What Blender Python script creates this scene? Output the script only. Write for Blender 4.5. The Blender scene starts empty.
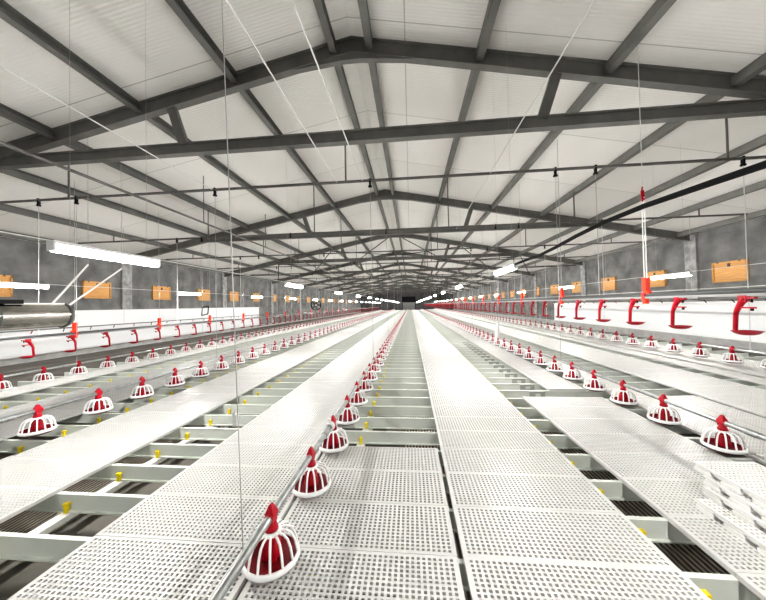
import bpy, math, random
from mathutils import Vector, Matrix
random.seed(4)
SC = bpy.context.scene
COL = SC.collection
H = 1.66            # camera height above the slatted floor

# ------------------------------------------------------------------ materials
def mat(name, color, rough=.5, metal=0., spec=.5):
    m = bpy.data.materials.new(name); m.use_nodes = True
    b = m.node_tree.nodes['Principled BSDF']
    b.inputs['Base Color'].default_value = (*color, 1)
    b.inputs['Roughness'].default_value = rough
    b.inputs['Metallic'].default_value = metal
    b.inputs['Specular IOR Level'].default_value = spec
    return m

def noisy(m, c1, c2, scale=4., detail=6., bump=0., stretch=(1, 1, 1)):
    nt = m.node_tree; b = nt.nodes['Principled BSDF']
    tc = nt.nodes.new('ShaderNodeTexCoord'); mp = nt.nodes.new('ShaderNodeMapping')
    mp.inputs['Scale'].default_value = stretch
    n = nt.nodes.new('ShaderNodeTexNoise'); n.inputs['Scale'].default_value = scale; n.inputs['Detail'].default_value = detail
    r = nt.nodes.new('ShaderNodeValToRGB')
    r.color_ramp.elements[0].position = .3; r.color_ramp.elements[1].position = .7
    r.color_ramp.elements[0].color = (*c1, 1); r.color_ramp.elements[1].color = (*c2, 1)
    nt.links.new(tc.outputs['Object'], mp.inputs[0]); nt.links.new(mp.outputs[0], n.inputs['Vector'])
    nt.links.new(n.outputs['Fac'], r.inputs[0]); nt.links.new(r.outputs[0], b.inputs['Base Color'])
    if bump:
        bp = nt.nodes.new('ShaderNodeBump'); bp.inputs['Strength'].default_value = bump
        nt.links.new(n.outputs['Fac'], bp.inputs['Height']); nt.links.new(bp.outputs[0], b.inputs['Normal'])
    return m, n, r

M = {}
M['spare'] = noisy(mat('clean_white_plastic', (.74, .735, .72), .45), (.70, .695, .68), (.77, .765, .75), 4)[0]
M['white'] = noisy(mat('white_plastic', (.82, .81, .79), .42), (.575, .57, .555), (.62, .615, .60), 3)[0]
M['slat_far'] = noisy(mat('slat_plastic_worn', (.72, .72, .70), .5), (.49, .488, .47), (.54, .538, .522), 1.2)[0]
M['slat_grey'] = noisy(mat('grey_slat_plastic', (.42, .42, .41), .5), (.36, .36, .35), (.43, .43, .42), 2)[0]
M['cage'] = mat('white_grill_plastic', (.86, .86, .86), .35)
M['red'] = noisy(mat('red_plastic', (.5, .006, .02), .35, 0, .25), (.33, .003, .012), (.42, .005, .02), 9)[0]
M['dish'] = noisy(mat('bright_red_plastic', (.62, .006, .028), .33, 0, .25), (.34, .0025, .014), (.42, .004, .019), 9)[0]
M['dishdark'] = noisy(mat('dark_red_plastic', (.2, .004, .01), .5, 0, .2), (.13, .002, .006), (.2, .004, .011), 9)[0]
M['orange'] = mat('orange_red_plastic', (.82, .038, .006), .45, 0, .25)
M['galv'] = noisy(mat('galvanised_steel', (.55, .56, .56), .38, .85), (.27, .285, .28), (.42, .435, .43), 14)[0]
M['beam'] = noisy(mat('grey_painted_steel', (.13, .13, .125), .5), (.13, .13, .122), (.185, .182, .172), 2.2)[0]
M['pipe'] = noisy(mat('dull_pipe_steel', (.12, .115, .11), .5, .3), (.11, .105, .10), (.17, .165, .155), 5)[0]
M['joist'] = noisy(mat('pale_joist_plastic', (.6, .63, .58), .5), (.60, .635, .585), (.69, .715, .67), 2.5)[0]
M['runner'] = mat('runner_white', (.82, .82, .78), .5)
M['yellow'] = mat('yellow_plastic', (.85, .66, .01), .4)
M['black'] = mat('black_rubber', (.01, .01, .011), .6, 0, .15)
M['plate'] = mat('grey_slotted_plate', (.36, .38, .36), .6)
M['rail'] = mat('grey_rail', (.3, .3, .3), .6)
M['dark'] = mat('dark_grey_plastic', (.07, .075, .075), .6)
M['cord'] = mat('white_cord', (.7, .7, .68), .6)
M['wire'] = mat('steel_wire', (.42, .42, .41), .45, .3)
M['lampbody'] = mat('lamp_body_white', (.8, .8, .8), .4)
M['board'] = noisy(mat('white_insulation_board', (.8, .81, .82), .45), (.76, .775, .79), (.83, .84, .85), .8, stretch=(1, .3, 1))[0]
M['steel_bright'] = noisy(mat('bright_sheet_steel', (.5, .48, .44), .22, 1.), (.42, .40, .36), (.58, .56, .53), 1.4)[0]
M['kerb'] = noisy(mat('wall_kerb_concrete', (.3, .3, .29), .8), (.36, .36, .355), (.5, .5, .49), 2.5)[0]
M['pilaster'] = noisy(mat('pilaster_concrete', (.3, .3, .3), .85), (.22, .22, .22), (.44, .44, .435), 3.5, bump=.2)[0]
M['enddark'] = noisy(mat('end_wall_dark', (.07, .07, .07), .8), (.05, .05, .05), (.11, .11, .108), .6)[0]
M['doorlow'] = mat('door_grey', (.2, .2, .195), .5)

def emat(name, color, strength):
    m = bpy.data.materials.new(name); m.use_nodes = True
    nt = m.node_tree; nt.nodes.remove(nt.nodes['Principled BSDF'])
    e = nt.nodes.new('ShaderNodeEmission'); e.inputs[0].default_value = (*color, 1); e.inputs[1].default_value = strength
    nt.links.new(e.outputs[0], nt.nodes['Material Output'].inputs[0])
    return m
M['glow'] = emat('lamp_glow', (1., .985, .95), 305.)
M['glow_side'] = emat('lamp_glow_side', (1., .985, .95), 300.)

def concrete_blocks():
    m, n, r = noisy(mat('concrete_block_wall', (.2, .2, .2), .9), (.12, .12, .118), (.26, .26, .255), 1.3, 10)
    nt = m.node_tree; b = nt.nodes['Principled BSDF']
    tc = nt.nodes.new('ShaderNodeTexCoord'); mp = nt.nodes.new('ShaderNodeMapping')
    mp.inputs['Rotation'].default_value = (math.pi/2, 0, math.pi/2)
    sep = nt.nodes.new('ShaderNodeSeparateXYZ'); cmb = nt.nodes.new('ShaderNodeCombineXYZ')
    nt.links.new(tc.outputs['Object'], sep.inputs[0])
    nt.links.new(sep.outputs['Y'], cmb.inputs['X']); nt.links.new(sep.outputs['Z'], cmb.inputs['Y'])
    br = nt.nodes.new('ShaderNodeTexBrick')
    br.inputs['Scale'].default_value = 1.; br.inputs['Brick Width'].default_value = 2.4; br.inputs['Row Height'].default_value = .62
    br.inputs['Mortar Size'].default_value = .018; br.inputs['Mortar Smooth'].default_value = .6
    br.inputs['Color1'].default_value = (1, 1, 1, 1); br.inputs['Color2'].default_value = (.86, .86, .86, 1); br.inputs['Mortar'].default_value = (.78, .78, .78, 1)
    nt.links.new(cmb.outputs[0], br.inputs['Vector'])
    mx = nt.nodes.new('ShaderNodeMixRGB'); mx.blend_type = 'MULTIPLY'; mx.inputs[0].default_value = .6
    nt.links.new(r.outputs[0], mx.inputs[1]); nt.links.new(br.outputs['Color'], mx.inputs[2])
    nt.links.new(mx.outputs[0], b.inputs['Base Color'])
    return m
M['block'] = concrete_blocks()

def roof_mat():
    m, n, r = noisy(mat('pale_roof_lining', (.6, .58, .55), .6), (.80, .785, .755), (.87, .855, .83), .55, 5, stretch=(1, .6, 1))
    nt = m.node_tree; b = nt.nodes['Principled BSDF']
    tc = nt.nodes.new('ShaderNodeTexCoord')
    w = nt.nodes.new('ShaderNodeTexWave'); w.bands_direction = 'Y'; w.inputs['Scale'].default_value = 4.5
    w.inputs['Distortion'].default_value = .8; w.inputs['Detail'].default_value = 2
    nt.links.new(tc.outputs['Object'], w.inputs['Vector'])
    bp = nt.nodes.new('ShaderNodeBump'); bp.inputs['Strength'].default_value = .18; bp.inputs['Distance'].default_value = .03
    nt.links.new(w.outputs['Fac'], bp.inputs['Height']); nt.links.new(bp.outputs[0], b.inputs['Normal'])
    sep = nt.nodes.new('ShaderNodeSeparateXYZ'); cmb = nt.nodes.new('ShaderNodeCombineXYZ')
    nt.links.new(tc.outputs['Object'], sep.inputs[0])
    nt.links.new(sep.outputs['X'], cmb.inputs['X']); nt.links.new(sep.outputs['Y'], cmb.inputs['Y'])
    br = nt.nodes.new('ShaderNodeTexBrick'); br.inputs['Scale'].default_value = 1.
    br.inputs['Brick Width'].default_value = 400.; br.offset = 0.; br.inputs['Row Height'].default_value = 2.9
    br.inputs['Mortar Size'].default_value = .012
    br.inputs['Color1'].default_value = (1, 1, 1, 1); br.inputs['Color2'].default_value = (.95, .95, .945, 1); br.inputs['Mortar'].default_value = (.6, .6, .59, 1)
    nt.links.new(cmb.outputs[0], br.inputs['Vector'])
    mx = nt.nodes.new('ShaderNodeMixRGB'); mx.blend_type = 'MULTIPLY'; mx.inputs[0].default_value = 1
    nt.links.new(r.outputs[0], mx.inputs[1]); nt.links.new(br.outputs['Color'], mx.inputs[2])
    nt.links.new(mx.outputs[0], b.inputs['Base Color'])
    return m
M['roof'] = roof_mat()
M['subfloor'] = noisy(mat('dusty_concrete_floor', (.2, .19, .17), .85), (.105, .097, .083), (.18, .166, .145), 1.4, 8)[0]
def wood_mat():
    m, n, r = noisy(mat('orange_plywood', (.6, .28, .07), .5), (.60, .29, .075), (.74, .40, .13), 5, stretch=(1, .5, 6))
    return m
M['wood'] = wood_mat()

# ------------------------------------------------------------------ mesh builder
class MB:
    def __init__(s): s.v = []; s.f = []; s.mi = []; s.cur = 0; s.smooth = []
    def add(s, vs, fs, smooth=False):
        o = len(s.v); s.v += [tuple(v) for v in vs]
        for f in fs: s.f.append(tuple(i + o for i in f)); s.mi.append(s.cur); s.smooth.append(smooth)
    def box(s, x0, x1, y0, y1, z0, z1):
        v = [(x, y, z) for z in (z0, z1) for y in (y0, y1) for x in (x0, x1)]
        s.add(v, [(0, 2, 3, 1), (4, 5, 7, 6), (0, 1, 5, 4), (2, 6, 7, 3), (0, 4, 6, 2), (1, 3, 7, 5)])
    def bar(s, a, b, w, h, up=(0, 0, 1)):
        """rectangular bar from a to b; w sideways, h along up"""
        a = Vector(a); b = Vector(b); d = (b - a).normalized(); up = Vector(up)
        sd = d.cross(up)
        if sd.length < 1e-4: sd = d.cross(Vector((0, 1, 0)))
        sd.normalize(); u = sd.cross(d).normalized()
        v = [p + sd*(i*w/2) + u*(j*h/2) for p in (a, b) for i, j in ((-1, -1), (1, -1), (1, 1), (-1, 1))]
        s.add(v, [(0, 1, 2, 3), (7, 6, 5, 4), (0, 4, 5, 1), (1, 5, 6, 2), (2, 6, 7, 3), (3, 7, 4, 0)])
    def tube(s, pts, r, n=8, cap=True):
        pts = [Vector(p) for p in pts]; rr = r if isinstance(r, (list, tuple)) else [r]*len(pts)
        ref = None; rings = []
        for i, p in enumerate(pts):
            d = (pts[min(i+1, len(pts)-1)] - pts[max(i-1, 0)]).normalized()
            if ref is None:
                ref = d.cross(Vector((0, 0, 1)))
                if ref.length < 1e-3: ref = d.cross(Vector((1, 0, 0)))
            ref = (ref - d*ref.dot(d)).normalized(); o = d.cross(ref)
            rings.append([p + (ref*math.cos(2*math.pi*k/n) + o*math.sin(2*math.pi*k/n))*rr[i] for k in range(n)])
        v = [q for R in rings for q in R]; f = []
        for i in range(len(rings)-1):
            for k in range(n):
                f.append((i*n+k, i*n+(k+1) % n, (i+1)*n+(k+1) % n, (i+1)*n+k))
        s.add(v, f, n > 4)
        if cap:
            s.add(rings[0], [tuple(range(n))[::-1]]); s.add(rings[-1], [tuple(range(n))])
    def lathe(s, prof, n=20, c=(0, 0, 0), closed=False):
        v = []; f = []; m = len(prof)
        for r, z in prof:
            for k in range(n):
                a = 2*math.pi*k/n; v.append((c[0]+r*math.cos(a), c[1]+r*math.sin(a), c[2]+z))
        for i in range(m if closed else m-1):
            j = (i+1) % m
            for k in range(n): f.append((i*n+k, i*n+(k+1) % n, j*n+(k+1) % n, j*n+k))
        s.add(v, f, True)
    def mesh(s, name, mats):
        me = bpy.data.meshes.new(name); me.from_pydata(s.v, [], s.f)
        for m in (mats if isinstance(mats, (list, tuple)) else [mats]): me.materials.append(M[m] if isinstance(m, str) else m)
        me.polygons.foreach_set('material_index', s.mi); me.polygons.foreach_set('use_smooth', s.smooth)
        me.update(); return me

def link(name, me, parent=None, loc=(0, 0, 0)):
    o = bpy.data.objects.new(name, me); COL.objects.link(o); o.location = loc
    if parent: o.parent = parent
    return o
def obj(name, mb, mats, parent=None, loc=(0, 0, 0)): return link(name, mb.mesh(name, mats), parent, loc)
def tag(o, label, cat, group=None, kind=None):
    o['label'] = label; o['category'] = cat
    if group: o['group'] = group
    if kind: o['kind'] = kind
    return o
def struct(o, label=None, cat=None):
    o['kind'] = 'structure'
    if label: o['label'] = label; o['category'] = cat
    return o
def empty(name, loc=(0, 0, 0)):
    o = bpy.data.objects.new(name, None); COL.objects.link(o); o.location = loc; o.empty_display_size = .1; return o
ONES = ['', 'first', 'second', 'third', 'fourth', 'fifth', 'sixth', 'seventh', 'eighth', 'ninth', 'tenth', 'eleventh', 'twelfth', 'thirteenth',
        'fourteenth', 'fifteenth', 'sixteenth', 'seventeenth', 'eighteenth', 'nineteenth']
TENS = {2: ('twentieth', 'twenty'), 3: ('thirtieth', 'thirty'), 4: ('fortieth', 'forty'), 5: ('fiftieth', 'fifty'), 6: ('sixtieth', 'sixty'),
        7: ('seventieth', 'seventy'), 8: ('eightieth', 'eighty'), 9: ('ninetieth', 'ninety')}
def nth(n):
    if n < 20: return ONES[n]
    if n >= 100: return 'hundred-and-' + nth(n-100) if n > 100 else 'hundredth'
    t, u = divmod(n, 10); return TENS[t][0] if u == 0 else TENS[t][1] + '-' + ONES[u]

# ------------------------------------------------------------------ hall dimensions (z = 0 is the slat top)
XL, XR, XC = -15.6, 13.0, -1.17
YN, YF = -5.0, 92.0
ZB = -.38
RIDGE, SLOPE = H + 5.85, .203
def roof_z(x): return RIDGE - SLOPE*abs(x - XC)

def build_shell():
    b = MB(); b.box(XL-.3, XR+.3, YN-.3, YF+.3, ZB-.2, ZB); struct(obj('floor', b, 'subfloor'))
    for side, x0, x1 in (('left', XL-.3, XL), ('right', XR, XR+.3)):
        b = MB(); b.box(x0, x1, YN-.3, YF+.3, ZB, roof_z(XL if side == 'left' else XR)+.02); struct(obj('wall_'+side, b, 'block'))
    for nm, y0, y1, mt in (('wall_far', YF, YF+.3, 'enddark'), ('wall_near', YN-.3, YN, 'block')):
        b = MB(); ze = roof_z(XR)
        p = [(XL, ZB), (XR, ZB), (XR, roof_z(XR)+.02), (XC, RIDGE+.02), (XL, roof_z(XL)+.02)]
        v = [(x, y, z) for y in (y0, y1) for x, z in p]
        b.add(v, [(0, 1, 2, 3, 4), (9, 8, 7, 6, 5)] + [(i, i+5, (i+1) % 5+5, (i+1) % 5) for i in range(5)])
        struct(obj(nm, b, mt))
    b = MB()
    for xa, xb in ((XL-.3, XC), (XC, XR+.3)):
        za, zb = roof_z(xa), roof_z(xb); t = .12
        v = [(x, y, z) for y in (YN-.3, YF+.3) for x, z in ((xa, za), (xb, zb), (xb, zb+t), (xa, za+t))]
        b.add(v, [(0, 1, 5, 4), (3, 7, 6, 2), (0, 3, 2, 1), (4, 5, 6, 7), (0, 4, 7, 3), (1, 2, 6, 5)])
    struct(obj('ceiling', b, 'roof'))
    # low concrete kerb under the boards
    for side, x0, x1 in (('left', XL, XL+.14), ('right', XR-.14, XR)):
        b = MB(); b.box(x0, x1, YN, YF, ZB, -.02 if side == 'right' else -.12); struct(obj('baseboard_'+side, b, 'kerb'))
    # far door
    d = empty('door_1', (-.55, YF-.02, 0)); struct(d)
    b = MB(); b.box(-1.9, 1.9, -.12, 0, -.1, 2.3); b.box(-.04, .04, -.16, -.1, -.1, 2.3); obj('door_leaf', b, 'doorlow', d)
    b = MB(); b.box(-2.1, 2.1, -.14, 0, 2.3, 4.1); b.box(-2.1, -1.9, -.16, 0, -.1, 4.1); b.box(1.9, 2.1, -.16, 0, -.1, 4.1); obj('door_header', b, 'black', d)
build_shell()

# white insulation boards along the foot of the near walls
for side, x0, x1, zt, zb, ye in (('left', XL, XL+.08, 1.66, -.12, 29.), ('right', XR-.08, XR, 1.50, -.02, 28.)):
    o = empty('wall_board', (0, 0, 0)); tag(o, 'long white insulated board at the foot of the %s wall' % side, 'wall board')
    b = MB(); b.box(x0, x1, YN, ye, zb, zt); obj('panel', b, 'board', o)
    b = MB()
    xx = x1 if side == 'left' else x0; sg = 1 if side == 'left' else -1
    b.box(min(xx, xx+sg*.05), max(xx, xx+sg*.05), YN, ye, zt-.05, zt+.03); b.box(min(xx, xx+sg*.03), max(xx, xx+sg*.03), YN, ye, zb, zb+.08)
    if side == 'right': b.box(xx-.02, xx, YN, ye, zt-.42, zt-.38)
    obj('edge_rail', b, 'lampbody', o)

# ------------------------------------------------------------------ trusses, pilasters, purlins
TY = [6.3 + 8.55*k for k in range(10)]
def make_truss():
    t = empty('roof_truss')
    dp = .34
    for sg in (-1, 1):
        xe = XL if sg < 0 else XR
        b = MB(); o = .0
        for zt, zb, w in ((0, -.02, .17), (-.02, -dp+.02, .03), (-dp+.02, -dp, .17)):   # I section
            pts = [(XC, RIDGE-o), (xe, roof_z(xe)-o)]
            v = [(x, y, z+dz) for y in (-w/2, w/2) for (x, z) in pts for dz in (zb, zt)]
            b.add(v, [(0, 2, 3, 1), (4, 5, 7, 6), (1, 3, 7, 5), (0, 4, 6, 2), (0, 1, 5, 4), (2, 6, 7, 3)])
        obj('rafter', b, 'beam', t)
    zb, zt = H+3.55, H+3.80
    d = (RIDGE - dp*.5 - (zb+zt)/2)/SLOPE
    b = MB()
    b.box(XC-d, XC+d, -.02, .02, zb, zt); b.box(XC-d, XC+d, -.08, .08, zb, zb+.02); b.box(XC-d, XC+d, -.08, .08, zt-.02, zt)
    obj('tie_beam', b, 'beam', t)
    for sg in (-1, 1):
        xa = XC + sg*3.95; xb = XC + sg*4.25
        b = MB(); b.bar((xa, 0, zt-.03), (xb, 0, roof_z(xb)-dp+.03), .1, .2, (sg, 0, 0)); obj('post', b, 'beam', t)
    b = MB(); za = RIDGE-dp
    v = [(x, y, z) for y in (-.07, .07) for x, z in ((XC-1.3, za-.26+.02), (XC+1.3, za-.26+.02), (XC+.25, za-.12), (XC-.25, za-.12))]
    v = [(x, y, z) for y in (-.06, .06) for x, z in ((XC-1.5, za-SLOPE*1.5+.01), (XC, za+.01), (XC+1.5, za-SLOPE*1.5+.01), (XC+.2, za-.16), (XC-.2, za-.16))]
    b.add(v, [(0, 1, 2, 3, 4), (9, 8, 7, 6, 5)] + [(i, i+5, (i+1) % 5+5, (i+1) % 5) for i in range(5)])
    obj('ridge_plate', b, 'beam', t)
    return t
proto = make_truss()
for i, y in enumerate(TY):
    if i == 0: t = proto
    else:
        t = proto.copy(); COL.objects.link(t)
        for c in list(proto.children):
            q = c.copy(); COL.objects.link(q); q.parent = t
    t.location.y = y
    tag(t, 'grey steel roof truss with tie beam, %s from the camera' % nth(i+1) if i else 'grey steel roof truss with tie beam nearest the camera', 'roof truss', 'roof trusses')

k = 0
for sgn, side, x in ((-1, 'left', XL), (1, 'right', XR)):
    for i, y in enumerate(TY):
        b = MB(); w = .28; x0, x1 = (x, x+.1) if sgn < 0 else (x-.1, x)
        zs = 1.70 if sgn < 0 and y < 29 else (1.55 if y < 28 else ZB)
        b.box(x0, x1, y-w, y+w, zs, roof_z(x)-.02)
        tag(obj('wall_pilaster', b, 'pilaster'), 'pale concrete pilaster, %s wall, under %s truss' % (side, nth(i+1)), 'pilaster', 'pilasters along the walls')

POFF = [-13.8, -11.7, -9.5, -7.3, -5.05, -2.68, -.4, .4, 2.72, 5.25, 7.55, 9.7, 11.7, 13.6]
nl = [x for x in POFF if x < 0]; nr = [x for x in POFF if x > 0]
for off in POFF:
    x = XC + off; z = roof_z(x)
    b = MB(); w = .075; h = .2
    b.box(x-w, x+w, YN, YF, z-.035, z-.015); b.box(x-w, x-w+.025, YN, YF, z-h, z-.03); b.box(x-w, x+w, YN, YF, z-h-.015, z-h)
    side = 'left' if off < 0 else 'right'
    n = (nl[::-1].index(off) if off < 0 else nr.index(off)) + 1
    lab = 'long grey roof purlin %s on the %s slope' % ('nearest the ridge' if n == 1 else nth(n) + ' from the ridge', side)
    tag(obj('roof_purlin', b, 'beam'), lab, 'purlin', 'roof purlins')

# crossed wind bracing rods under the roof
for bay in (2, 5):
    y0, y1 = TY[bay], TY[bay+1]
    for sg, side in ((-1, 'left'), (1, 'right')):
        for seg, (da, db) in enumerate(((.3, 5.1), (5.1, 9.6), (9.6, 13.6))):
            for cr in (0, 1):
                xa, xb = XC+sg*da, XC+sg*db
                a = (xa, y0 if cr == 0 else y1, roof_z(xa)-.3-.09*cr); c = (xb, y1 if cr == 0 else y0, roof_z(xb)-.3-.09*cr)
                b = MB(); b.tube([a, c], .035, 6)
                tag(obj('bracing_rod', b, 'black'), 'dark bracing rod %s ridge, %s slope, past %s truss, running %s' % (
                    ('next to', 'halfway from', 'far from')[seg], side, nth(bay+1), 'outward' if cr == 0 else 'inward'), 'bracing rod', 'roof bracing rods')

# ------------------------------------------------------------------ winch pipes across the hall, with drop rods and pulleys
PZ = H + 3.0
PY = [7.0 + 4.72*k for k in range(17)]
LINES = {'DL': -9.9, 'L2': -8.77, 'L1': -4.87, 'C': -.91, 'R1': 3.34, 'DR': 4.2, 'R2': 7.19}
def winch_pipe(first):
    t = empty('winch_pipe')
    b = MB(); b.tube([(-14.6, 0, PZ), (12.1, 0, PZ)], .035, 8); obj('pipe', b, 'pipe', t)
    if first:
        for x in (-9.0, -1.5, 6.9):
            b = MB(); b.tube([(x, 0, PZ), (x, 0, H+4.1), (x, -.64, H+3.81)], .022, 6); obj('drop_rod', b, 'pipe', t)
    else:
      for off in (-11.7, -7.3, -2.68, 2.72, 7.4, 11.7):
        x = XC+off; b = MB(); b.tube([(x, 0, PZ), (x, 0, roof_z(x)-.2)], .022, 6); obj('drop_rod', b, 'pipe', t)
    for x in LINES.values():
        b = MB(); b.box(x-.02, x+.02, -.03, .03, PZ-.14, PZ+.045); b.lathe([(.001, -.03), (.045, -.03), (.05, -.02), (.05, .0), (.001, .0)], 10, (x, 0, PZ-.13))
        obj('pulley', b, 'black', t)
    return t
wp = winch_pipe(True); wp2 = winch_pipe(False)
for i, y in enumerate(PY):
    t = wp2 if i == 1 else wp
    if i > 1:
        t = wp2.copy(); COL.objects.link(t)
        for c in list(wp2.children):
            q = c.copy(); COL.objects.link(q); q.parent = t
    t.location.y = y
    tag(t, 'thin dark winch pipe hung across the hall, %s from the camera' % nth(i+1) if i else 'thin dark winch pipe hung across the hall just behind the first truss', 'winch pipe', 'winch pipes')

# steel pipe running along the left of the hall
b = MB(); b.tube([(-7.1, YN, PZ-.02), (-7.1, 80, PZ-.02)], .035, 8)
for i, y in enumerate([9.6 + 4.4*k for k in range(10)]): b.tube([(-7.1, y, PZ-.02), (-7.1, y, roof_z(-7.1)-.02)], .014, 5)
tag(obj('overhead_pipe', b, 'pipe'), 'dark overhead pipe running lengthwise on rods above the left side', 'pipe')
# winch ropes running lengthwise at the level of the winch pipes
for x, y1, nm in ((-1.09, 7.0, 'near the ridge'), (-1.72, 7, 'second from the ridge on the left'), (1.9, 12, 'right of the ridge'), (-4.93, 7.2, 'over the left feeder line')):
    b = MB(); b.tube([(x, YN, PZ+.0), (x, y1, PZ)], .011, 5)
    tag(obj('winch_rope', b, 'cord'), 'white winch rope running lengthwise overhead, ' + nm, 'rope', 'winch ropes overhead')

# ------------------------------------------------------------------ slatted floor
P = .488; Y0 = 1.024; NJ = 184
def floor_z(x): return 0. if x < 3.4 else .036*(x-3.4)
def panel_mesh(w, name, D=.032, mt='white'):
    """perforated plastic slat panel, w wide (X), P long (Y); top at z=0, real holes"""
    L = P-.003; ncol = int((w-.05)/.0352); nrow = 14
    px = (w-.05)/ncol; hx = .0195; py = (L-.036)/nrow; hy = .0195
    xs = [0.]; 
    for c in range(ncol): a = .025+px*c+(px-hx)/2; xs += [a, a+hx]
    xs.append(w); ys = [0.]
    for r in range(nrow): a = .018+py*r+(py-hy)/2; ys += [a, a+hy]
    ys.append(L)
    nx, ny = len(xs), len(ys); v = []; f = []; T = .011
    for z in (0, -T): v += [(x, y, z) for y in ys for x in xs]
    N = nx*ny
    def I(i, j, k=0): return k*N + j*nx + i
    for j in range(ny-1):
        for i in range(nx-1):
            if i % 2 == 1 and j % 2 == 1:
                a, b_, c, d = I(i, j), I(i+1, j), I(i+1, j+1), I(i, j+1)
                for p, q in ((a, b_), (b_, c), (c, d), (d, a)): f.append((q, p, p+N, q+N))
            else:
                f.append((I(i, j), I(i+1, j), I(i+1, j+1), I(i, j+1))); f.append((I(i, j+1, 1), I(i+1, j+1, 1), I(i+1, j, 1), I(i, j, 1)))
    for i in range(nx-1):
        f.append((I(i, 0, 1), I(i+1, 0, 1), I(i+1, 0), I(i, 0))); f.append((I(i, ny-1), I(i+1, ny-1), I(i+1, ny-1, 1), I(i, ny-1, 1)))
    for j in range(ny-1):
        f.append((I(0, j), I(0, j+1), I(0, j+1, 1), I(0, j, 1))); f.append((I(nx-1, j, 1), I(nx-1, j+1, 1), I(nx-1, j+1), I(nx-1, j)))
    q = MB(); q.v = v; q.f = f; q.mi = [0]*len(f); q.smooth = [False]*len(f)
    # skirt and stiffening ribs below the deck
    q.box(0, w, 0, .005, -D, -T); q.box(0, w, L-.005, L, -D, -T); q.box(0, .005, .005, L-.005, -D, -T); q.box(w-.005, w, .005, L-.005, -D, -T)
    for r in (3, 7, 11):
        y = .018+py*r; q.box(.005, w-.005, y-.003, y+.003, -D, -T)
    for c in range(6, ncol, 6):
        x = .025+px*c; q.box(x-.003, x+.003, .005, L-.005, -D+.004, -T)
    return q.mesh(name, mt)

LANES = [  # x0, x1, first panel, last panel (exclusive), phrase
    (-8.75, -8.05, 4, NJ, 'narrow strip under far left feeders'),
    (-6.98, -5.42, 4, NJ, 'wide strip between both left feeder lines'),
    (-4.62, -3.31, 0, NJ, 'strip right of near left feeders'),
    (-2.36, -1.05, 0, NJ, 'strip left of middle feeders'),
    (-1.02, .27, 0, 5, 'short patch right of nearest middle pans'),
    (.31, 1.61, 0, NJ, 'central strip right of middle feeders'),
    (1.92, 3.24, 0, 9, 'short patch left of near right feeders'),
    (2.58, 3.24, 10, NJ, 'narrow strip left of near right feeders'),
    (3.52, 4.68, 2, 9, 'short patch right of near right feeders'),
    (3.52, 4.14, 9, NJ, 'narrow strip right of near right feeders'),
    (4.8, 5.95, 3, NJ, 'wide strip between both right feeder lines'),
    (6.34, 6.68, 6, NJ, 'thin strip left of far right feeders'),
    (6.86, 8.1, 6, NJ, 'strip under far right feeders'),
]
cand = []
for li, (x0, x1, a, e, ph) in enumerate(LANES):
    for n, kk in enumerate(range(a, e)):
        y = Y0 + P*kk; xm = (x0+x1)/2; d = math.hypot(xm, y+.25)
        cand.append(((x1-x0)/d**3, li, n, y))
cand.sort(reverse=True)
meshes = {}; far = MB()
for rank, (sz, li, n, y) in enumerate(cand):
    x0, x1, a, e, ph = LANES[li]; w = round(x1-x0, 3); ang = -math.atan2(floor_z(x1)-floor_z(x0), x1-x0)
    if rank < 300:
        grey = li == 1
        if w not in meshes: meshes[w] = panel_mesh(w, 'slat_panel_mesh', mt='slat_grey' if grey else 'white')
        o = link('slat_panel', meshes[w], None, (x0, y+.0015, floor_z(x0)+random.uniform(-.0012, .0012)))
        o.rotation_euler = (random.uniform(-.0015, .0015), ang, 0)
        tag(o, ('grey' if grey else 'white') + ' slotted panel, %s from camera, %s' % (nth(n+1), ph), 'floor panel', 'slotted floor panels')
    else:
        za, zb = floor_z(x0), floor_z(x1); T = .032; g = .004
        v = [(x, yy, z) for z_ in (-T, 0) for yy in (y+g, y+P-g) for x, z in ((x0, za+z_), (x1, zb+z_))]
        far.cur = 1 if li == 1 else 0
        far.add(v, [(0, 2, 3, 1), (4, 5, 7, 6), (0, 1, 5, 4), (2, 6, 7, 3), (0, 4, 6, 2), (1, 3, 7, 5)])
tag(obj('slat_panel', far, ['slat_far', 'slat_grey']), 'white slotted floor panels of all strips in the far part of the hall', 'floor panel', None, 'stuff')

# added sheets on the sub-floor, painted with light stripes from the slat holes
def light_stripes():
    m = mat('light_stripe_brown', (.14, .12, .10), .7); nt = m.node_tree; bs = nt.nodes['Principled BSDF']
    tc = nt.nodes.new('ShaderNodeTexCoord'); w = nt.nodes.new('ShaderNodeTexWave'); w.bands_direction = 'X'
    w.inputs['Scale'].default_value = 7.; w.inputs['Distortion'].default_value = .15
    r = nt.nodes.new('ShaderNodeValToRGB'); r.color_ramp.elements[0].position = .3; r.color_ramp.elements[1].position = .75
    r.color_ramp.elements[0].color = (.09, .076, .062, 1); r.color_ramp.elements[1].color = (.50, .44, .37, 1)  # dark and pale bands put the light striping the floor into the colour
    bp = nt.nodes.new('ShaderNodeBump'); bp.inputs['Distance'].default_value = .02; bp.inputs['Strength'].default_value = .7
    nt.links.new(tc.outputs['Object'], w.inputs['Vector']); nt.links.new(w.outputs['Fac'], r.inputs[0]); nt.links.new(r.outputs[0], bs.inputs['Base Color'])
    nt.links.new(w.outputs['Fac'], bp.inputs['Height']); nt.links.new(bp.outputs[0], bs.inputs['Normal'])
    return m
M['light_stripes'] = light_stripes()
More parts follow.
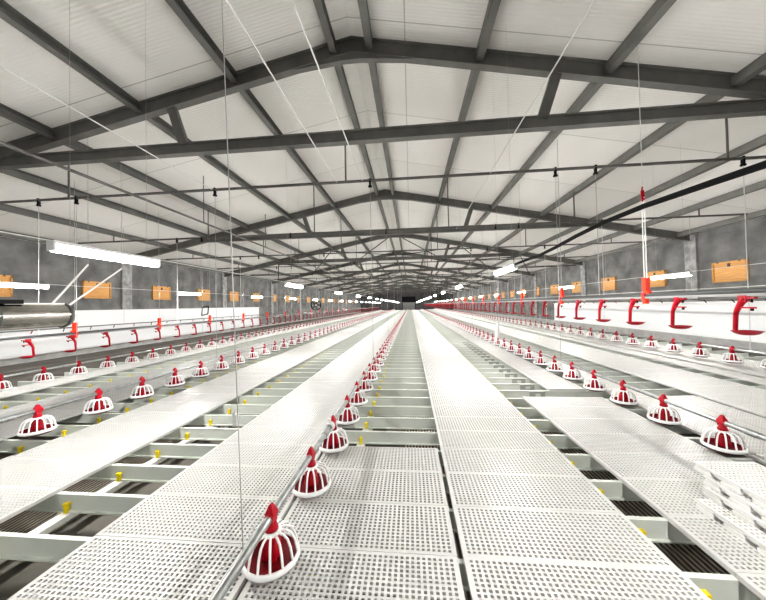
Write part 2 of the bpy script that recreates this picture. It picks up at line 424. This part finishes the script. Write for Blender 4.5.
for x0, x1, ph in ((-4.3, -3.32, 'in the open gap left of the middle'), (-.12, .9, 'beside the central strip'), (1.2, 2.6, 'in the narrow gap right of the central strip')):
    b = MB(); b.box(x0, x1, .6, 60, ZB, ZB+.012); tag(obj('stripe_sheet', b, 'light_stripes'), 'added sheet with painted light stripes on the floor below, ' + ph, 'stripe sheet', 'painted light stripe sheets')

# joists carrying the slats
def joist_mesh():
    b = MB(); xs = [(-9.6, 0), (3.4, 0), (9.0, floor_z(9.0))]
    for (xa, za), (xb, zb) in zip(xs, xs[1:]):
        for y0, y1, t, u in ((-.015, .015, -.046, -.174), (-.018, .022, -.033, -.047), (-.04, .04, -.173, -.185)):
            v = [(x, y, z) for dz in (u, t) for y in (y0, y1) for x, z in ((xa, za+dz), (xb, zb+dz))]
            b.add(v, [(0, 2, 3, 1), (4, 5, 7, 6), (0, 1, 5, 4), (2, 6, 7, 3), (0, 4, 6, 2), (1, 3, 7, 5)])
    return b.mesh('joist_body', 'joist')
jm = joist_mesh()
CLIPX = (-7.62, -5.12, -3.18, -.70, 1.72)
b = MB(); 
v = [(-.016, -.05, -.185), (.016, -.05, -.185), (.018, -.045, -.12), (-.018, -.045, -.12), (-.012, -.02, -.185), (.012, -.02, -.185), (.018, -.025, -.12), (-.018, -.025, -.12)]
b.add(v, [(0, 1, 2, 3), (7, 6, 5, 4), (0, 4, 5, 1), (1, 5, 6, 2), (2, 6, 7, 3), (3, 7, 4, 0)]); b.box(-.02, .02, -.055, -.015, -.12, -.10)
cm = b.mesh('clip_mesh', 'yellow')
b = MB(); b.box(-.14, .14, -.03, -.018, -.16, -.05); b.box(-.15, .15, -.035, -.016, -.055, -.045); sm = b.mesh('slot_plate_mesh', 'plate')
b = MB(); b.box(-.035, .055, -.036, -.028, -.135, -.085); sm2 = b.mesh('slot_window_mesh', 'joist')
for kk in range(NJ+1):
    y = Y0 + P*kk
    if kk < 60:
        o = empty('floor_joist', (0, y, 0)); link('beam', jm, o)
        for x in CLIPX:
            if kk < 45: link('clip', cm, o, (x, 0, 0))
        if 9 <= kk < 26:
            s = link('slot_plate', sm, o, (2.36, 0, 0)); s['label'] = 'dark slotted plate on the joist face'; link('slot_window', sm2, s)
        lab = 'pale floor joist across the gaps, %s from the camera' % nth(kk+1)
    else:
        o = link('floor_joist', jm, None, (0, y, 0)); lab = 'distant pale floor joist beyond the sixtieth from the camera'
    tag(o, lab, 'floor joist', 'floor joists')
for i, x in enumerate(CLIPX):
    b = MB(); b.box(x-.05, x+.05, .6, 91, -.235, -.187); 
    for q in range(46): b.box(x-.04, x+.04, .7+2*q, .8+2*q, ZB, -.235)
    tag(obj('support_runner', b, 'runner'), 'white support runner under the joists, %s' % (
        'in the gap left of the far left strips', 'beside the near left feeder line', 'in the open gap left of the middle', 'right of the middle feeder line', 'in the narrow gap right of the central strip')[i], 'support runner', 'support runners')

# ------------------------------------------------------------------ feeder lines and pans
ROWS = [  # key, x, first y, count, z offset, phrase
    ('C', -.911, 1.822, 117, 0., 'middle feeder line'),
    ('L1', -4.869, 3.431, 115, .04, 'near left feeder line'),
    ('R1', 3.343, 3.552, 115, -.02, 'near right feeder line'),
    ('L2', -8.769, 5.54, 112, -.06, 'far left feeder line'),
    ('R2', 7.192, 7.359-.75, 110, .17, 'far right feeder line'),
]
TZ = .335
def pan_parts(cage_n=14, seg=24):
    g = MB()
    g.lathe([(.150, .0), (.168, -.005), (.175, .01), (.170, .034), (.158, .034)], seg, (0, 0, .07), True)     # rim
    g.lathe([(.036, .180), (.056, .178), (.064, .168), (.058, .160), (.036, .164)], seg, (0, 0, .07), True)    # hub ring
    for k in range(cage_n):
        a = 2*math.pi*k/cage_n; c, s_ = math.cos(a), math.sin(a)
        prof = [(.05, .170), (.092, .168), (.124, .150), (.146, .105), (.164, .02)]
        if seg < 16: prof = [(.05, .170), (.125, .152), (.164, .02)]
        g.tube([(r*c, r*s_, .07+z) for r, z in prof], tuple([.0082]*len(prof)), 5 if seg >= 16 else 3, False)
    h = MB()
    h.lathe([(.001, .235), (.032, .235), (.034, .19), (.038, .15), (.056, .06), (.062, .03), (.05, .02)], seg, (0, 0, .07))  # hopper cone
    h.lathe([(.028, .185), (.042, .182), (.042, .20), (.03, .215)], seg, (0, 0, .07))
    # fins of the hopper give the pillars seen between the ribs
    for k in range(4):
        a = math.pi/4 + k*math.pi/2; h.tube([(.05*math.cos(a), .05*math.sin(a), .085), (.036*math.cos(a), .036*math.sin(a), .2)], .017, 6)
    d = MB()
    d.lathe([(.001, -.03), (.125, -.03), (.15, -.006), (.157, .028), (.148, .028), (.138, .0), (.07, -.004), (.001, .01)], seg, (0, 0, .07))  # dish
    c = MB()
    c.box(-.026, .026, -.03, .03, TZ-.04, TZ+.022); c.lathe([(.026, -.06), (.036, -.05), (.036, -.03), (.026, -.015)], seg//2, (0, 0, TZ-.02))
    v = [(-.028, -.034, TZ+.022), (.028, -.034, TZ+.022), (.028, .034, TZ+.022), (-.028, .034, TZ+.022), (-.006, -.012, TZ+.08), (.006, -.012, TZ+.08), (.006, .012, TZ+.076), (-.006, .012, TZ+.076)]
    c.add(v, [(0, 4, 5, 1), (1, 5, 6, 2), (2, 6, 7, 3), (3, 7, 4, 0), (4, 7, 6, 5)])
    c.tube([(.0, -.042, TZ), (.0, .042, TZ)], .0295, seg//2)
    return g, h, c, d
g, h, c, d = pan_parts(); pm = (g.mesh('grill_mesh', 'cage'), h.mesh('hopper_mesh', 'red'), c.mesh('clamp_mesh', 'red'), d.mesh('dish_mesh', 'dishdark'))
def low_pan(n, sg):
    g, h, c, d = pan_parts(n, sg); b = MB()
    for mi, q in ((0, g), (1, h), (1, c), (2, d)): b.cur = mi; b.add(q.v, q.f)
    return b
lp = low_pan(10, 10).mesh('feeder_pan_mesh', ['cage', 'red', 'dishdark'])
vlow = low_pan(6, 6)
pc = []
for ri, (key, x, y0, n, dz, ph) in enumerate(ROWS):
    for k in range(n): pc.append((math.hypot(x, y0+.75*k), ri, k))
pc.sort(); rest = MB()
for rank, (d, ri, k) in enumerate(pc):
    key, x, y0, n, dz, ph = ROWS[ri]; y = y0+.75*k
    z = dz + floor_z(x)*0
    if rank < 300:
        if rank < 150:
            o = empty('feeder_pan', (x, y, z)); 
            gg = link('grill', pm[0], o); link('hopper', pm[1], o); link('clamp', pm[2], o); dd = link('dish', pm[3], o); dd['label'] = 'dark red feed dish'
            for q in o.children: q.rotation_euler.z = 0
            gg.rotation_euler.z = random.uniform(0, .4)
        else:
            o = link('feeder_pan', lp, None, (x, y, z))
        if k == 0: lab = 'red feeder pan in white grill, nearest the camera on ' + ph
        else: lab = 'red feeder pan in white grill, %s from camera on %s' % (nth(k+1), ph)
        tag(o, lab, 'feeder pan', 'feeder pans on the ' + ph)
    else:
        for mi in (0, 1):
            pass
        o_ = len(rest.v); rest.v += [(p[0]+x, p[1]+y, p[2]+z) for p in vlow.v]
        rest.f += [tuple(i+o_ for i in f) for f in vlow.f]; rest.mi += vlow.mi; rest.smooth += vlow.smooth
tag(obj('feeder_pan', rest, ['cage', 'red', 'dishdark']), 'tiny red and white feeder pans at the far end of all lines', 'feeder pan', None, 'stuff')

for key, x, y0, n, dz, ph in ROWS:
    z = TZ+dz
    o = empty('feed_tube', (x, 0, z)); tag(o, 'long galvanised feed tube carrying the pans of the ' + ph, 'feed tube', 'feed tubes')
    b = MB(); b.tube([(0, .4, 0), (0, 90.5, 0)], .0255, 12); obj('tube', b, 'galv', o)
    for q in range(12):
        b = MB(); yy = 3.03+3*q + (y0-1.822) % .75
        b.tube([(0, yy-.06, 0), (0, yy+.06, 0)], .032, 10); obj('coupling', b, 'galv', o)
    # hanger cable laid over the tube (anti-roost wire)
    b = MB(); b.tube([(0, .4, .085), (0, 90.5, .085)], .0022, 4); obj('guard_wire', b, 'wire', o)

# pale spiral hanger on the middle line seen near the third pan
o = empty('tube_hanger', (-.911, 3.19, TZ)); tag(o, 'pale clamp hanger around the middle feed tube beside its third pan', 'hanger')
b = MB()
b.lathe([(.034, -.03), (.05, -.03), (.05, .03), (.034, .03)], 14, (0, 0, 0), True)
for i, vv in enumerate(b.v): b.v[i] = (vv[0], vv[2], vv[1])
b.box(-.012, .012, -.015, .015, .045, .09); obj('clamp', b, 'lampbody', o)

# ------------------------------------------------------------------ suspension wires
def swire(x, y, z0, z1, lab, r=.004, m='wire', nm='suspension_wire'):
    b = MB(); b.tube([(x, y, z0), (x, y, z1)], r, 5)
    return tag(obj(nm, b, m), lab, 'wire', 'suspension wires')
PHR = {'DL': 'left drinker line', 'L2': 'far left feeder line', 'L1': 'near left feeder line', 'C': 'middle feeder line', 'R1': 'near right feeder line', 'DR': 'right drinker line', 'R2': 'far right feeder line'}
DZ = {'L1': .04, 'R1': -.02, 'L2': -.06, 'R2': .17, 'C': 0}
ZDL, ZDR = .97, 1.70
for key, x in LINES.items():
    for i, y in enumerate(PY[:10]):
        if key == 'C' and i > 5: continue
        zb = {'DL': ZDL, 'DR': ZDR}.get(key) or TZ + DZ[key] + .02
        swire(x, y, zb, PZ-.1, 'thin wire from the %s winch pipe down to the %s' % (nth(i+1), PHR[key]), .008 if key in ('DL', 'R2') else .005, 'cord' if key in ('DL', 'R2') else 'wire')
b = MB(); b.tube([(-.925, 1.53, TZ+.02), (-1.13, 1.53, roof_z(-1.13)-.02)], .003, 5)
tag(obj('suspension_wire', b, 'wire'), 'thin wire dropping from the roof to the middle feed tube beside its nearest pan', 'wire', 'suspension wires')
b = MB(); b.box(-.013, .013, -.01, .01, -.03, .03); b.box(-.008, .008, -.014, .014, .03, .05)
tag(obj('wire_clip', b, 'cord', None, (-.96, 1.53, 1.05)), 'small white clip on the wire above the nearest middle pan', 'clip')
# white bottle weight on wire of near right line
b = MB(); b.lathe([(.001, -.34), (.07, -.33), (.085, -.28), (.085, .1), (.07, .16), (.03, .2), (.03, .25), (.001, .255)], 14)
tag(obj('weight_bottle', b, 'cord', None, (3.30, PY[1], .62)), 'white bottle hanging as a weight on a wire over the near right feeder line', 'bottle')
b = MB(); b.lathe([(.001, -.06), (.03, -.05), (.03, .04), (.001, .06)], 10)
tag(obj('wire_weight', b, 'black', None, (-.93+.0, PY[1]-6.3, 1.0)), 'small dark weight on the wire over the middle feed tube', 'weight') if False else None

# ------------------------------------------------------------------ drinker lines
def drinker_parts():
    a = MB()
    a.box(-.03, .03, -.045, .045, -.09, -.01)                     # saddle under the pipe
    a.tube([(0, -.02, -.05), (0, .03, -.10), (0, .075, -.18), (0, .10, -.24), (0, .115, -.46)], [.04, .036, .03, .026, .024], 10)
    a.box(-.022, .022, -.13, .02, -.055, -.03); a.box(-.018, .018, -.12, .03, -.175, -.155)
    d = MB()
    d.lathe([(.001, -.035), (.06, -.033), (.105, -.016), (.135, .012), (.142, .016), (.132, .02), (.10, .0), (.001, -.012)], 22, (0, -.02, -.475))
    n = MB(); n.tube([(0, -.085, -.03), (0, -.085, -.10)], .012, 8); n.tube([(0, -.085, -.175), (0, -.085, -.205)], .016, 8)
    return a, d, n
a, d, n = drinker_parts()
dm = (a.mesh('arm_mesh', 'dish'), d.mesh('cup_mesh', 'dish'), n.mesh('nipple_mesh', 'black'))
b = MB()
for mi, q in ((0, a), (0, d)): b.add(q.v, q.f)
dlow = b.mesh('drinker_mesh', 'dish')
for key, x, y0, sp, z, side, cnt in (('DR', 4.2, 4.14, .925, ZDR, 'right', 92), ('DL', -9.9, 6.78, .985, ZDL, 'left', 84)):
    for k in range(cnt):
        y = y0+sp*k
        if k < 30:
            o = empty('drinker', (x, y, z)); 
            link('arm', dm[0], o); link('cup', dm[1], o); link('nipple', dm[2], o)
        else: o = link('drinker', dlow, None, (x, y, z))
        tag(o, ('red drinker with cup, %s from camera, raised %s drinker line' % (nth(k+1), side)) if k < 60 else 'tiny distant red drinker beyond the sixtieth on the %s drinker line' % side, 'drinker', 'drinkers on the %s line' % side)
    o = empty('drinker_pipe', (x, 0, z)); tag(o, 'raised water pipe with dark rail carrying the red drinkers on the %s' % side, 'water pipe', 'drinker pipes')
    b = MB(); b.box(-.022, .022, .5, 91, -.02, .016); obj('water_pipe', b, 'rail', o)
    b = MB(); b.tube([(0, .5, .045), (0, 91, .045)], .034, 10); obj('support_rail', b, 'dark', o)
    b = MB(); b.tube([(0, .5, .10), (0, 91, .10)], .004, 5); obj('guard_wire', b, 'cord', o)

def make_adjuster():
    t = empty('height_adjuster')
    b = MB()
    b.box(-.035, .035, -.045, .045, .06, .30); b.box(-.03, .03, -.10, .03, .0, .07); b.box(-.035, .035, .0, .07, -.08, .03); b.box(-.03, .03, -.02, .05, -.16, -.08)
    obj('body', b, 'orange', t)
    b = MB(); b.tube([(-.05, 0, .0), (.05, 0, .0)], .03, 10); obj('wheel', b, 'dish', t)
    return t
adj = None
for side, x, z, ys in (('right', 4.2, ZDR+.05, [5.69+2.95*k for k in range(14)]), ('left', -9.9, ZDL+.05, [7.85+2.95*k for k in range(14)])):
    for k, y in enumerate(ys):
        if adj is None: t = adj = make_adjuster()
        else:
            t = adj.copy(); COL.objects.link(t)
            for c_ in list(adj.children): q = c_.copy(); COL.objects.link(q); q.parent = t
        t.location = (x, y, z)
        tag(t, 'orange height adjuster, %s from camera on %s drinker pipe' % (nth(k+1), side), 'adjuster', 'height adjusters on the drinker pipes')
        if k == 0 and side == 'right':
            o = empty('pulley_hook', (x, y, H+1.80)); tag(o, 'red pulley hook with two white cords above the first right adjuster', 'pulley hook')
            b = MB(); b.bar((-.03, -.05, -.03), (.03, .05, .17), .05, .05); b.tube([(.03, .05, .14), (.035, .06, .22), (.03, .04, .25)], .012, 6); obj('hook', b, 'dish', o)
            for dx, dy in ((-.02, -.055), (.02, .055)):
                b = MB(); b.tube([(dx, dy, .03), (dx, dy, -(H+1.80)+z+.29)], .009, 6); obj('cord', b, 'cord', o)
            swire(x+.03, y+.04, H+2.04, roof_z(x)-.02, 'thin white wire from the roof to the red pulley hook', .006, 'cord')
        elif k < 10:
            swire(x, y, z+.29, roof_z(x)-.21, 'wire from the roof to the %s adjuster on the %s drinker pipe' % (nth(k+1), side), .006)

# second, thin nipple pipe with dark nozzles near each wall
for side, x, z in (('left', -12.4, H-.60), ('right', 10.2, H-.03)):
    o = empty('nipple_pipe', (x, 0, z)); tag(o, 'thin pipe with small dark nozzles near the %s wall' % side, 'water pipe', 'thin nipple pipes')
    b = MB(); b.tube([(0, 1, 0), (0, 80, 0)], .022, 8); obj('pipe', b, 'pipe', o)
    for k in range(60):
        b = MB(); y = 5+.9*k; b.tube([(0, y, -.02), (.03, y-.06, -.12)], .016, 6); q = obj('nozzle', b, 'red' if k % 4 == 0 else 'black', o)
    for k in range(9):
        swire(x, PY[k], z+.02, PZ+.1 if abs(x) < 11 else roof_z(x)-.02, 'wire holding nipple pipe near %s wall under %s winch pipe' % (side, nth(k+1)), .005)

# ------------------------------------------------------------------ strip lamps
LZ = H + .63
def make_lamp(glow):
    t = empty('strip_lamp')
    b = MB(); b.tube([(0, -.6, 0), (0, .6, 0)], .04, 10); q = obj('light_tube', b, glow, t)
    b = MB(); b.box(-.045, .045, -.62, .62, .04, .075)
    for s_ in (-1, 1): b.box(-.04, .04, s_*.61-.012, s_*.61+.012, -.03, .07)
    obj('housing', b, 'lampbody', t)
    return t
lamp = None
for row, x, y0, ph in (('R', 1.88, 6.06-5.5, 'row right of the middle'), ('L', -3.52, 3.2-5.5, 'row left of the middle'), ('R2', 7.2, 8.9-5.5, 'row near the right wall'), ('L2', -9.3, 6.15-5.5, 'row near the left wall')):
    n = 0; lamp = None
    for k in range(17):
        y = y0+5.5*k
        if y > 90: break
        if lamp is None: t = lamp = make_lamp('glow' if row in 'RL' else 'glow_side')
        else:
            t = lamp.copy(); COL.objects.link(t)
            for c_ in list(lamp.children): q = c_.copy(); COL.objects.link(q); q.parent = t
        t.location = (x, y, LZ)
        if k == 0: lab = 'glowing white strip lamp overhead beside the camera, first of the %s' % ph
        else: lab = 'glowing white strip lamp, %s in view, %s' % (nth(k), ph)
        tag(t, lab, 'lamp', 'strip lamps')
        if k < 9:
            for e, s_ in (('near', -1), ('far', 1)):
                swire(x, y+s_*.45, LZ+.07, roof_z(x)-.02, 'thin wire holding %s end of %s lamp, %s' % (e, nth(k+1), ph), .0015 if k < 3 else .003)
    if row != 'R':
        b = MB(); b.tube([(x, YN, LZ+.07), (x, 88, LZ+.07)], .007, 5)
        tag(obj('lamp_cable', b, 'cord'), 'thin pale cable linking the lamps of the ' + ph, 'cable', 'lamp cables')
    else:
        b = MB(); pts = [(x, YN+5.0*q/10, LZ+.10) for q in range(1)]
        pts = [(x+.02*math.sin(q*.7), YN + q*.5, LZ+.085+.035*math.sin(q*.9)) for q in range(21)] + [(x, 5.44, LZ+.05)]
        b.tube(pts, .022, 8)
        tag(obj('power_cable', b, 'black'), 'thick black cable sagging overhead to the first lamp right of the middle', 'cable')
        b = MB(); b.tube([(x, 6.7, LZ+.07), (x, 88, LZ+.07)], .007, 5)
        tag(obj('lamp_cable', b, 'cord'), 'thin pale cable linking the lamps of the ' + ph, 'cable', 'lamp cables')

# ------------------------------------------------------------------ orange plywood hatches on the walls
for side, x, sg, z, y0, sp in (('right', XR, -1, H+1.08, 13.25, 3.68), ('left', XL, 1, H+1.02, 9.5, 3.82)):
    for k in range(20):
        y = y0+sp*k
        o = empty('wall_hatch', (x, y, z)); tag(o, 'orange plywood hatch on the %s wall, %s from the camera' % (side, nth(k+1)), 'wall hatch', 'orange wall hatches')
        b = MB(); x0, x1 = sorted((0, sg*.05)); b.box(x0, x1, -.66, .66, -.40, .42); obj('board', b, 'wood', o)
        b = MB(); x0, x1 = sorted((sg*.05, sg*.09)); b.box(x0, x1, -.66, .66, -.42, -.35); b.box(x0, x1, -.66, .66, .34, .42); b.box(x0, x1, .60, .66, -.42, .42); b.box(x0, x1, -.66, -.60, -.42, .42); obj('frame', b, 'wood', o)
        b = MB(); b.box(x0, x1, -.04, .04, .20, .34); b.box(x0, x1, -.45, -.38, .36, .43); b.box(x0, x1, .38, .45, .36, .43); obj('latch', b, 'dark', o)

# ------------------------------------------------------------------ cylinder heater, left
o = empty('cylinder_heater', (-8., 0, H-.09)); tag(o, 'big shiny steel cylinder heater hanging at the left edge above the drinker line', 'heater')
b = MB(); r = .27
prof = [(.14, 4.2), (.255, 4.2), (r, 4.22), (r, 6.10), (.26, 6.15), (.2, 6.18), (.001, 6.18)]
b.lathe(prof, 36); b.v = [(p[0], p[2], p[1]) for p in b.v]; obj('drum', b, 'steel_bright', o)
b = MB()
for yy in (4.9, 6.08):
    q = MB(); q.lathe([(r-.004, -.02), (r+.014, -.02), (r+.014, .02), (r-.004, .02)], 36, (0, 0, yy)); b.add([(p[0], p[2], p[1]) for p in q.v], q.f)
obj('band', b, 'dark', o)
b = MB(); b.bar((.08, 5.05, .262), (.08, 6.05, .262), .07, .03); b.bar((.272, 4.3, .02), (.272, 6.05, .02), .02, .03); obj('rail', b, 'lampbody', o)
b = MB(); b.box(-.12, .16, 4.6, 5.3, .255, .34); obj('motor_box', b, 'black', o)
for nm, ya, za, yb, zb in (('near', 5.87, .27, 6.6, 1.22), ('far', 6.12, .17, 7.45, 1.22)):
    b = MB(); b.bar((.05, ya, za), (.05, yb, zb+.02), .02, .035); obj('strap', b, 'cord', o)
swire(-7.95, 6.6, H+1.1, roof_z(-7.95)-.02, 'thin wire from the roof holding the near strap of the steel heater', .004)
swire(-7.95, 7.45, H+1.1, roof_z(-7.95)-.02, 'thin wire from the roof holding the far strap of the steel heater', .004)

# black circulation fan near left wall
o = empty('circulation_fan', (-12.6, 38.5, H+.15)); tag(o, 'round black circulation fan hanging by the left wall', 'fan')
b = MB(); b.lathe([(.62, -.12), (.7, -.12), (.7, .12), (.62, .12)], 28, (0, 0, 0), True); b.v = [(p[0], p[2], p[1]) for p in b.v]; obj('housing', b, 'black', o)
for k in range(5):
    a = 2*math.pi*k/5; b = MB(); b.bar((.1*math.cos(a), 0, .1*math.sin(a)), (.6*math.cos(a), 0, .6*math.sin(a)), .03, .22, (-math.sin(a), .3, math.cos(a))); obj('blade', b, 'dark', o)
b = MB(); b.lathe([(.001, -.1), (.12, -.09), (.12, .09), (.001, .1)], 14); b.v = [(p[0], p[2], p[1]) for p in b.v]; obj('motor_hub', b, 'lampbody', o)
swire(-12.6, 38.5, H+.85, roof_z(-12.6)-.02, 'wire holding the black circulation fan', .012)

# small black frame hanging in front of left board
o = empty('bracket_frame', (-13.4, 18.2, H-.15)); tag(o, 'small tilted black wire frame hanging before the left white board', 'frame')
b = MB(); w = .36
for a_, c_ in (((-w, -.3), (w*.6, -.22)), ((w*.6, -.22), (w*.8, .3)), ((w*.8, .3), (-w*.8, .22)), ((-w*.8, .22), (-w, -.3))):
    b.tube([(0, a_[0], a_[1]), (0, c_[0], c_[1])], .035, 6)
obj('frame_bar', b, 'black', o)
swire(-13.4, 18.45, H+.12, roof_z(-13.4)-.02, 'thin wire holding the small black frame before the left board', .004)

# ------------------------------------------------------------------ stack of spare slat panels, right foreground
def spare_panel():
    t = empty('spare_panel')
    link('deck', panel_mesh(1.25, 'spare_deck', .012, 'spare'), t, (0, 0, .066))
    b = MB()
    for j0, j1 in ((0, .05), (.205, .28), (.435, .485)):
        for i in range(6):
            x = .21*i; b.box(x+.0, x+.14, j0, j1, 0., .024); b.box(x+.008, x+.132, j0+.005, j1-.005, .024, .042); b.box(x+.02, x+.12, j0+.01, j1-.01, .042, .056)
    b.box(0, 1.25, .02, .03, .02, .056); b.box(0, 1.25, .455, .465, .02, .056)
    for i in range(6):
        x = .21*i; b.box(x+.02, x+.05, .05, .435, .01, .046)
    obj('rib', b, 'spare', t)
    return t
sp0 = spare_panel()
ang = math.radians(-90)
pos = [(2.23, 2.60, 0.001, 0), (2.33, 2.65, .069, .03), (2.37, 2.69, .137, -.03), (2.38, 2.78, .205, .04)]
names = ('bottom of', 'second from the bottom in', 'third from the bottom in', 'topmost of')
for i, (x, y, z, r) in enumerate(pos):
    t = sp0
    if i:
        t = sp0.copy(); COL.objects.link(t)
        for c_ in list(sp0.children): q = c_.copy(); COL.objects.link(q); q.parent = t
    t.location = (x, y, z); t.rotation_euler.z = ang + r
    tag(t, 'white spare slat panel, %s the stack at the right edge' % names[i], 'floor panel', 'stack of spare slat panels')

# ------------------------------------------------------------------ world, camera, view
w = bpy.data.worlds.new('hall_world'); SC.world = w; w.use_nodes = True
w.node_tree.nodes['Background'].inputs[0].default_value = (.8, .85, .9, 1); w.node_tree.nodes['Background'].inputs[1].default_value = .02

cam = bpy.data.cameras.new('camera'); co = bpy.data.objects.new('camera', cam); COL.objects.link(co)
yaw, pitch, roll = (math.radians(a) for a in (5.32, .958, -1.14))
f = Vector((-math.sin(yaw)*math.cos(pitch), math.cos(yaw)*math.cos(pitch), math.sin(pitch)))
r = Vector((math.cos(yaw), math.sin(yaw), 0)); u = r.cross(f)
r2 = math.cos(roll)*r + math.sin(roll)*u; u2 = -math.sin(roll)*r + math.cos(roll)*u
co.matrix_world = Matrix(((r2.x, u2.x, -f.x, 0), (r2.y, u2.y, -f.y, 0), (r2.z, u2.z, -f.z, H), (0, 0, 0, 1)))
cam.sensor_fit = 'HORIZONTAL'; cam.sensor_width = 36; cam.lens = 295*36/766
cam.clip_start = .05; cam.clip_end = 300
SC.camera = co
SC.view_settings.view_transform = 'Standard'
SC.view_settings.look = 'Medium High Contrast'
SC.view_settings.exposure = -.1
SC.cycles.max_bounces = 8; SC.cycles.diffuse_bounces = 5
